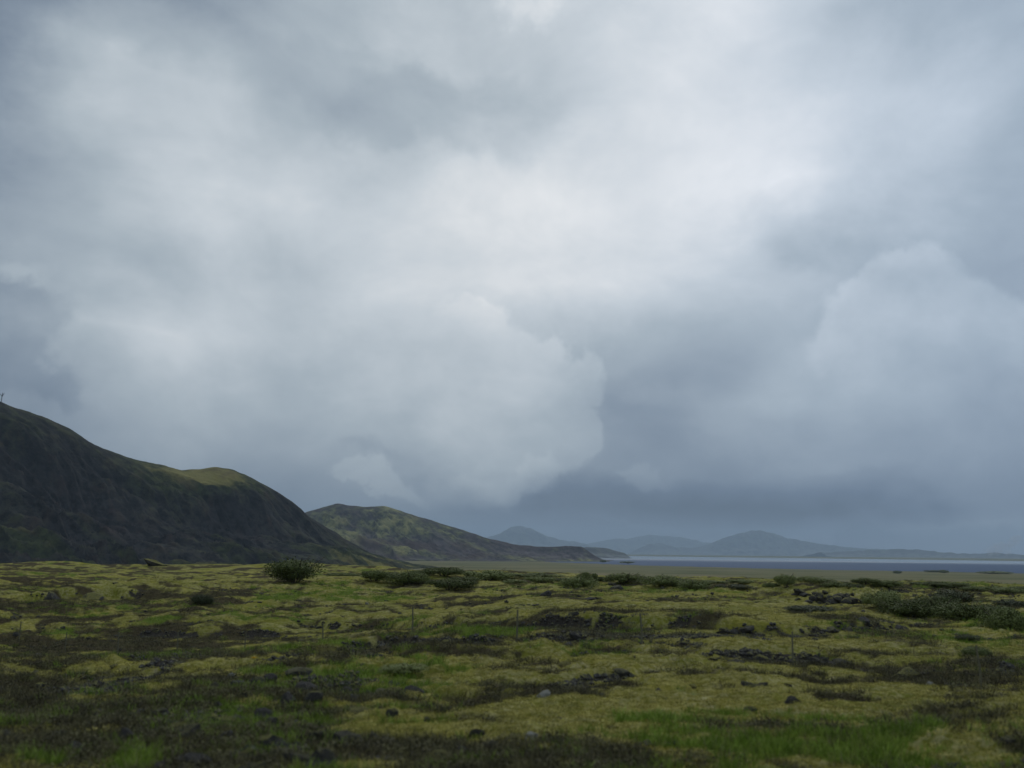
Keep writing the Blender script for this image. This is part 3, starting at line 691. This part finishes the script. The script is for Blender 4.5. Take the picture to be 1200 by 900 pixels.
# ---- lava rocks
def rock_mesh(seed, sub=2, sharp=0.35):
    bm = bmesh.new(); bmesh.ops.create_icosphere(bm, subdivisions=sub, radius=1.0); r = np.random.RandomState(seed)
    pl = [(Vector(r.randn(3)).normalized(), 0.55+0.35*r.rand()) for _ in range(9)]
    for v in bm.verts:
        for n, d in pl:
            k = v.co.dot(n)
            if k > d: v.co -= n*(k-d)*0.9
        c = v.co
        v.co = c*(1+sharp*float(perlin([c.x*1.4+seed], [c.y*1.4+c.z*1.7], seed)[0])+0.22*float(perlin([c.x*3.3+seed], [c.y*3.1+c.z*3.7], seed+3)[0]))
        v.co.z *= 0.75
    me = bpy.data.meshes.new('lava_rock'); bm.to_mesh(me); bm.free(); me.materials.append(M_ROCK); return me
ROCKS = [rock_mesh(k*7+1) for k in range(9)]
def rock_world(x, y, size, label, group=None, sink=0.3, lift=0.0, sq=None, name='lava_rock', cat='rock', mesh=None):
    z = Hs(x, y)
    s = size/2
    sc = sq or (s*rnd.uniform(0.8, 1.35), s*rnd.uniform(0.8, 1.2), s*rnd.uniform(0.6, 1.05))
    o = obj(name, mesh or rnd.choice(ROCKS), None, label, cat, group, loc=(x, y, z+sc[2]*(0.7-sink*2)+lift), rot=(rnd.uniform(-.4, .4), rnd.uniform(-.4, .4), rnd.random()*6.28), scale=sc)
    return o
def rock_px(px, py, spx, label, **k):
    p = place(px, py); return rock_world(p[0], p[1], size_at(p, spx), label, **k)
for px, py, s, lab in [(640, 698, 13, 'flat dark lava rock on the yellow moss below the bushes, leftmost of three'), (692, 701, 13, 'dark lava rock in the pair below the thin line of bushes, left of the pair'), (703, 699, 12, 'dark lava rock in the pair below the thin line of bushes, right of the pair'), (722, 690, 20, 'purplish lava slab at the foot of the small rock tongue'),
                       (719, 686, 10, 'small dark stone on top of the purplish lava slab'), (711, 682, 9, 'pale grey stone at the top of the small rock tongue'), (753, 717, 12, 'black pointed stone on the lip of the long dark ledge'), (664, 717, 9, 'small black stone on the moss above the long dark ledge'), (840, 706, 7, 'small dark stone left of two stones on the yellow moss'), (857, 705, 7, 'small dark stone right of two stones on the yellow moss'),
                       (665, 759, 16, 'dark flat rock under the second ledge, left one'), (688, 757, 13, 'dark rock with a pale edge under the second ledge'), (775, 764, 12, 'small purple grey stone on the moss right of the second ledge'), (450, 813, 32, 'black block on the near moss, left of a pair'), (486, 814, 28, 'black block on the near moss, right of a pair'),
                       (728, 795, 19, 'broad dark rock half buried in the near yellow moss'), (700, 806, 11, 'dark rock just left of the broad half buried one'), (931, 826, 18, 'lone dark stone on the yellow moss at right'), (1062, 788, 26, 'low dark rock on the near moss at right'), (350, 800, 36, 'big dark block at the top of the rocky near ground, left of centre'), (262, 834, 34, 'dark angular block in the rocky near ground at left'),
                       (205, 845, 30, 'dark block left of the angular one in the rocky near ground'), (862, 780, 24, 'dark rock in the hollow at right of centre'), (185, 661, 36, 'low dark lava mound on the skyline below the dark hill'), (60, 702, 24, 'black rock in the dark hollow at far left'), (107, 699, 26, 'black rock in the dark hollow right of the one at far left')]:
    sq = None
    if px == 185:
        p = place(px, 663); w = size_at(p, 38); sq = (w/2, w/3, size_at(p, 8))
    rock_px(px, 663 if px == 185 else py, s, lab, sq=sq)
R1, G1 = 'dark lava block in the jagged ridge between rounded bush and right thicket', 'lava blocks of the jagged ridge'
for k in range(58):
    px = rnd.uniform(922, 1028); t = (px-922)/106
    p = place(px, 699+rnd.uniform(-2, 5)+3*t); hh = 0.75*math.exp(-((px-965)/40)**2)+0.55*math.exp(-((px-1000)/22)**2)+0.1
    rock_world(p[0], p[1]-rnd.uniform(-0.5, 1.5), (bs := rnd.uniform(0.34, 0.85)), ('large' if bs > .6 else 'small')+' dark lava block in the %s of the jagged ridge left of the thicket' % ('left end' if px < 948 else 'left half' if px < 975 else 'right half' if px < 1002 else 'right end'), group=G1, lift=rnd.uniform(-0.2, 0.40)*hh)
R2, G2 = 'small lava stone under the lip of the long ledge', 'lava stones of the long ledge'
for si, (nr, lab, grp) in enumerate([(46, R2, G2), (14, 'small lava stone in the ledge below the long one', 'lava stones of the second ledge'), (8, 'dark stone in the short ledge right of centre', 'lava stones of the short right ledge')]):
    xs, ys, amp, w = scarp_lines()[si]; o_ = np.argsort(xs)
    for k in range(nr):
        x = rnd.uniform(xs.min(), xs.max()); y = float(np.interp(x, xs[o_], ys[o_]))+rnd.uniform(-0.5, 0.35)
        fr = (x-xs.min())/(xs.max()-xs.min()); bs = rnd.uniform(0.22, 0.60); rock_world(x, y, bs, lab.replace('small', 'bigger' if bs > .42 else 'small')+(', left end' if fr < .2 else ', left of its middle' if fr < .4 else ', middle' if fr < .6 else ', right of its middle' if fr < .8 else ', right end'), group=grp, sink=0.38)
R4, G4 = 'dark rough lava stone half sunk in the rocky near ground left of centre', 'lava stones in the rocky near ground'
for k in range(95):
    px = rnd.gauss(340, 120); py = rnd.uniform(800, 893)
    if px < 10 or px > 700: continue
    sp = rnd.uniform(10, 34)*(0.6+0.5*(py-780)/100)
    where = 'at the bottom left' if px < 220 else ('left of the middle' if px < 400 else 'near the middle')
    row = 'upper' if py < 832 else ('central' if py < 864 else 'lowest'); sz = 'large' if sp > 18 else 'small'
    rock_px(px, py, sp, '%s dark stone, %s strip of the rocky near ground, %s' % (sz, row, where), group=G4, sink=0.18)
R5, G5 = 'small dark stone scattered singly on the open moss of the middle ground', 'stones scattered on the open moss'
for k in range(60):
    px = rnd.uniform(5, 1195); py = 690+90*rnd.random()**1.4
    where = 'far left' if px < 240 else ('left' if px < 480 else ('centre' if px < 720 else ('right' if px < 960 else 'far right')))
    rock_px(px, py, rnd.uniform(4, 9), 'small single stone on the %s moss of the middle ground, %s' % ('farther' if py < 715 else 'nearer', where), group=G5, sink=0.30)
R6, G6 = 'dark stone half buried in the near moss at the bottom right', 'stones in the near moss at bottom right'
for k in range(26):
    px = rnd.uniform(640, 1195); py = rnd.uniform(800, 896)
    where = 'right of centre' if px < 850 else ('at the right' if px < 1030 else 'by the right corner')
    rock_px(px, py, rnd.uniform(8, 20), 'dark stone half buried in the %s moss %s' % ('near' if py < 850 else 'nearest', where), group=G6, sink=0.40)
def pale_mesh(seed):
    me = rock_mesh(seed, 2, 0.2); me.name = 'pale_stone'; me.materials.clear(); me.materials.append(M_PALE); return me
PALE = [pale_mesh(501), pale_mesh(522)]
for px, py, s, lab in [(258, 801, 11, 'pale grey stone on the green moss, left of a touching pair'), (270, 799, 9, 'pale grey stone on the green moss, right of a touching pair'), (305, 832, 8, 'small whitish stone above the rocky near ground'), (246, 843, 8, 'small whitish stone beside the dark angular block'), (318, 813, 12, 'pale greenish stone beside the big dark block'), (637, 822, 20, 'pale lichen covered stone on the near moss at centre'), (622, 861, 18, 'long pale stone in the dark near ground at centre'), (1090, 797, 12, 'pale stone near the low dark rock at right'), (430, 713, 5, 'tiny pale stone above the left end of the long ledge'), (372, 770, 5, 'tiny pale stone between the two ledges at left')]:
    rock_px(px, py, s, lab, sink=0.25, name='pale_stone', mesh=rnd.choice(PALE))

# ---- flowers
def flower(px, py):
    p = place(px, py); z = Hs(p[0], p[1]); r = random.Random(5)
    e = obj('yellow_flower', None, None, 'bright yellow orange flower head standing on the near green moss', 'flower', loc=(p[0], p[1], z))
    v, f = tube([(0, 0, -0.03), (0.01, 0, 0.08), (0.0, 0.01, 0.16)], 0.006, 0.004); obj('stem', new_mesh('stem', v, f, M_GRASS), e)
    V = []; F = []
    for k in range(16):
        a = k*2*math.pi/16; c, s = math.cos(a), math.sin(a); b = len(V); rr = 0.075+0.02*r.random()
        V += [(0, 0, 0.16), (c*rr*0.6-s*0.014, s*rr*0.6+c*0.014, 0.175), (c*rr, s*rr, 0.165+0.02*r.random()), (c*rr*0.6+s*0.014, s*rr*0.6-c*0.014, 0.175)]; F.append((b, b+1, b+2, b+3))
    obj('petals', new_mesh('petals', V, F, M_PETAL), e)
    V, F = tube([(0, 0, 0.150), (0, 0, 0.165), (0, 0, 0.185)], 0.022, 0.016, 8); obj('flower_disc', new_mesh('flower_disc', V, F, M_PETAL), e)
flower(297, 780)

# ---- wire fence with weathered posts
def fence():
    P = []
    for n in range(-3, 11):
        x, y = -22.2+3.74*n, 46.0-2.61*n; P.append((x, y, Hs(x, y), n))
    x0, y0, z0, _ = P[0]
    e = obj('wire_fence', None, None, 'old wire fence of thin grey wooden posts crossing the moss', 'fence', loc=(0, 0, 0))
    for x, y, z, n in P:
        h = 1.0+rnd.uniform(-0.1, 0.1); r = rnd.uniform(0.022, 0.030); tx, ty = rnd.uniform(-.025, .025), rnd.uniform(-.03, .03)
        v, f = tube([(0, 0, -0.3), (0.01, 0, h*0.5), (tx*h, ty*h, h)], r*1.1, r*0.92, 8)
        obj('fence_post', new_mesh('fence_post', v, f, M_POST), e, loc=(x, y, z))
    for hh in (0.35, 0.68, 1.0):
        pts = []
        for i in range(len(P)-1):
            a, b = P[i], P[i+1]
            for t in (0, 0.25, 0.5, 0.75):
                pts.append((a[0]+(b[0]-a[0])*t, a[1]+(b[1]-a[1])*t, a[2]+(b[2]-a[2])*t+hh-0.05*4*t*(1-t)))
        v, f = tube(pts, 0.0025, 0.0025, 4); obj('wire', new_mesh('wire', v, f, M_WIRE), e)
fence()

# ---- mast on the hilltop
def mast():
    p = at(1.5, 471.5, 1500); e = obj('mast', None, None, 'small forked grey mast standing on the top of the dark hill', 'mast', loc=tuple(p))
    v, f = tube([(0, 0, -6), (0, 0, 8), (0.4, 0, 17)], 0.8, 0.45, 8); obj('pole', new_mesh('pole', v, f, M_MAST), e)
    v, f = tube([(0, 0, 10), (2.4, 0, 14), (3.4, 0, 16.5)], 0.55, 0.4, 6); obj('arm', new_mesh('arm', v, f, M_MAST), e)
    v, f = tube([(0, 0, 10), (-2.4, 0, 13), (-3.2, 0, 15)], 0.55, 0.4, 6); obj('arm', new_mesh('arm', v, f, M_MAST), e)
mast()

# ---- ground vegetation: blades, twigs and moss tips scattered over the near field
def tuft_mesh(name, seed, mat, n, h, spread, w, lean):
    r = random.Random(seed); V = []; F = []
    for k in range(n):
        a = r.random()*6.28; d = r.random()**0.5*spread; x, y = math.cos(a)*d, math.sin(a)*d; b = r.random()*6.28
        hh = h*(0.5+0.7*r.random()); lx, ly = math.cos(a)*lean*hh*r.random()*1.6, math.sin(a)*lean*hh*r.random()*1.6
        cx, cy = math.cos(b)*w, math.sin(b)*w; i = len(V)
        V += [(x-cx, y-cy, -0.02), (x+cx, y+cy, -0.02), (x+cx*0.8+lx*0.4, y+cy*0.8+ly*0.4, hh*0.55), (x-cx*0.8+lx*0.4, y-cy*0.8+ly*0.4, hh*0.55), (x+lx, y+ly, hh)]
        F += [(i, i+1, i+2, i+3), (i+3, i+2, i+4)]
    return new_mesh(name, V, F, mat)
def heather_mesh(name, seed, mat, n=44, h=0.13, spread=0.15, leaf=0.0085):
    r = np.random.RandomState(seed); u = r.randn(n, 3); u[:, 2] = abs(u[:, 2]); u /= np.linalg.norm(u, axis=1)[:, None]
    c = u*np.array([spread, spread, h])*(0.4+0.6*r.rand(n))[:, None]
    a1 = r.randn(n, 3); a1 /= np.linalg.norm(a1, axis=1)[:, None]; a2 = np.cross(a1, u); a2 /= np.linalg.norm(a2, axis=1)[:, None]+1e-9
    q = np.stack([c-a1*leaf*2, c+a2*leaf, c+a1*leaf*2, c-a2*leaf], 1).reshape(-1, 3)
    return new_mesh(name, q, np.arange(n*4).reshape(n, 4), mat)
def scatter(name, label, meshes, N, pick, smin, smax, ymin=6.5, ymax=80, seed=0, power=0.55):
    r = np.random.RandomState(seed)
    y = ymin*(ymax/ymin)**(r.rand(N)**power); x = (r.rand(N)*2-1)*(y*0.66+2.5)
    z = np.empty(N); w = np.empty(N)
    hm, cre, rough = hum(x, y); z = macro(x, y)+hm
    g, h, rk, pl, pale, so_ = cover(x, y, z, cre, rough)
    keep = pick(g, h, rk, pl, so_, r.rand(N)); x, y, z = x[keep], y[keep], z[keep]; n = len(x)
    me = new_mesh(name, np.stack([x, y, z], -1), [], None) if False else bpy.data.meshes.new(name)
    me.vertices.add(n); me.vertices.foreach_set('co', np.stack([x, y, z], -1).astype(np.float32).ravel())
    a = me.attributes.new('scl', 'FLOAT', 'POINT'); a.data.foreach_set('value', (smin+(smax-smin)*r.rand(n)).astype(np.float32))
    a = me.attributes.new('rot', 'FLOAT_VECTOR', 'POINT'); rr = np.zeros((n, 3), np.float32); rr[:, 2] = r.rand(n)*6.28; rr[:, :2] = r.randn(n, 2)*0.12; a.data.foreach_set('vector', rr.ravel())
    c = bpy.data.collections.new(name+'_sources')
    for m in meshes: c.objects.link(bpy.data.objects.new(m.name, m))
    t = bpy.data.node_groups.new(name+'_scatter', 'GeometryNodeTree')
    t.interface.new_socket('Geometry', in_out='INPUT', socket_type='NodeSocketGeometry'); t.interface.new_socket('Geometry', in_out='OUTPUT', socket_type='NodeSocketGeometry')
    gi = t.nodes.new('NodeGroupInput'); go = t.nodes.new('NodeGroupOutput'); ip = t.nodes.new('GeometryNodeInstanceOnPoints'); ci = t.nodes.new('GeometryNodeCollectionInfo')
    ci.inputs['Collection'].default_value = c; ci.inputs['Separate Children'].default_value = True; ci.inputs['Reset Children'].default_value = True
    n1 = t.nodes.new('GeometryNodeInputNamedAttribute'); n1.data_type = 'FLOAT'; n1.inputs['Name'].default_value = 'scl'
    n2 = t.nodes.new('GeometryNodeInputNamedAttribute'); n2.data_type = 'FLOAT_VECTOR'; n2.inputs['Name'].default_value = 'rot'
    t.links.new(gi.outputs[0], ip.inputs['Points']); t.links.new(ci.outputs[0], ip.inputs['Instance']); ip.inputs['Pick Instance'].default_value = True
    t.links.new(n1.outputs[0], ip.inputs['Scale']); t.links.new(n2.outputs[0], ip.inputs['Rotation']); t.links.new(ip.outputs[0], go.inputs[0])
    o = obj(name, me, None, label, None, None, 'stuff'); md = o.modifiers.new('scatter', 'NODES'); md.node_group = t
    return n
ng = scatter('grass', 'short green grass growing in patches among the moss', [tuft_mesh('grass_tuft', 1, M_GRASS, 12, 0.15, 0.10, 0.005, 0.5), tuft_mesh('grass_tuft', 2, M_GRASS, 12, 0.11, 0.13, 0.005, 0.8)], 120000, lambda g, h, r, p, s, q: (g > 0.38+0.25*q) & (p < .5), 0.6, 1.3, seed=1)
nh = scatter('heather', 'brown heather and twiggy heath between the moss cushions', [heather_mesh('heather_sprig', 3, M_HEATHER), heather_mesh('heather_sprig', 4, M_HEATHER, 44, 0.09, 0.19), tuft_mesh('heather_sprig', 14, M_HEATHER, 16, 0.14, 0.12, 0.004, 0.7)], 130000, lambda g, h, r, p, s, q: (h > 0.34+0.25*q) & (g < 0.55) & ((r < 0.42) | (q > 0.55)) & (p < .5), 0.5, 1.5, seed=2)
nm = scatter('moss_cushions', 'yellow green woolly moss tips over the hummocks', [heather_mesh('moss_tip', 5, M_MOSS, 40, 0.04, 0.17, 0.007), heather_mesh('moss_tip', 6, M_MOSS, 40, 0.028, 0.21, 0.007)], 130000, lambda g, h, r, p, s, q: (h < 0.5) & (g < 0.5) & (r < 0.4) & (s < .4) & (p < .5), 0.5, 1.3, seed=3)
nd_ = scatter('dry_grass', 'thin straw coloured grass stalks standing among the moss', [tuft_mesh('dry_tuft', 7, M_DRY, 9, 0.22, 0.08, 0.003, 0.4)], 26000, lambda g, h, r, p, s, q: (g+h > 0.35+0.5*q) & (p < .5), 0.5, 1.2, seed=4)
def clast(seed):
    me = rock_mesh(seed, 1, 0.45); me.transform(Matrix.Scale(0.05, 4)); me.name = 'gravel_stone'; return me
nd2 = scatter('gravel', 'loose dark lava gravel and small clinkers on the bare ground', [clast(900), clast(910), clast(920), clast(930)], 260000, lambda g, h, r, p, s, q: ((r > 0.30+0.3*q) | (s > 0.35+0.3*q)) & (p < .5), 0.5, 2.2, seed=8)
print('tufts', nd2, ng, nh, nm, nd_)

# ---- steam over the far shore
def steam():
    m = bpy.data.materials.new('steam'); m.use_nodes = True; t = m.node_tree; t.nodes.clear()
    pv = nd(t, 'ShaderNodeVolumePrincipled'); pv.inputs['Color'].default_value = (0.97, 0.98, 1, 1); pv.inputs['Density'].default_value = 0.0035
    o = nd(t, 'ShaderNodeOutputMaterial'); lk(t, pv.outputs[0], o.inputs['Volume'])
    bm = bmesh.new()
    for px, py, r in [(1160, 646, 5), (1168, 643, 7), (1175, 641, 6), (1180, 646, 5), (1188, 634, 6), (1193, 631, 5), (1185, 638, 5)]:
        p = at(px, py, 10200); rr = r/FPX*10200; b2 = bmesh.ops.create_icosphere(bm, subdivisions=3, radius=rr)
        for v in b2['verts']: 
            c = v.co/rr; v.co *= 1+0.35*float(perlin([c.x*2+px], [c.y*2+c.z*2.3], 9)[0]); v.co += Vector(p)
    me = bpy.data.meshes.new('steam_plume'); bm.to_mesh(me); bm.free(); me.materials.append(m)
    obj('steam_plume', me, None, 'white steam rising over the far shore at the right edge', 'steam')
steam()
# ------------------------------------------------------------------ haze
def haze():
    x0, x1, y0, y1, z0, z1 = -27000, 27000, -27000, 33000, -60, 900
    v = [(x0, y0, z0), (x1, y0, z0), (x1, y1, z0), (x0, y1, z0), (x0, y0, z1), (x1, y0, z1), (x1, y1, z1), (x0, y1, z1)]
    f = [(3, 2, 1, 0), (4, 5, 6, 7), (0, 1, 5, 4), (1, 2, 6, 5), (2, 3, 7, 6), (3, 0, 4, 7)]
    m = bpy.data.materials.new('haze'); m.use_nodes = True; t = m.node_tree; t.nodes.clear()
    pv = nd(t, 'ShaderNodeVolumePrincipled'); pv.inputs['Color'].default_value = (0.62, 0.81, 1.0, 1); pv.inputs['Density'].default_value = 4.8e-5; pv.inputs['Anisotropy'].default_value = 0.25
    o = nd(t, 'ShaderNodeOutputMaterial'); lk(t, pv.outputs[0], o.inputs['Volume'])
    obj('haze', new_mesh('haze', v, f, m), kind='stuff', label='thin blue haze over the lake and far mountains')
haze()
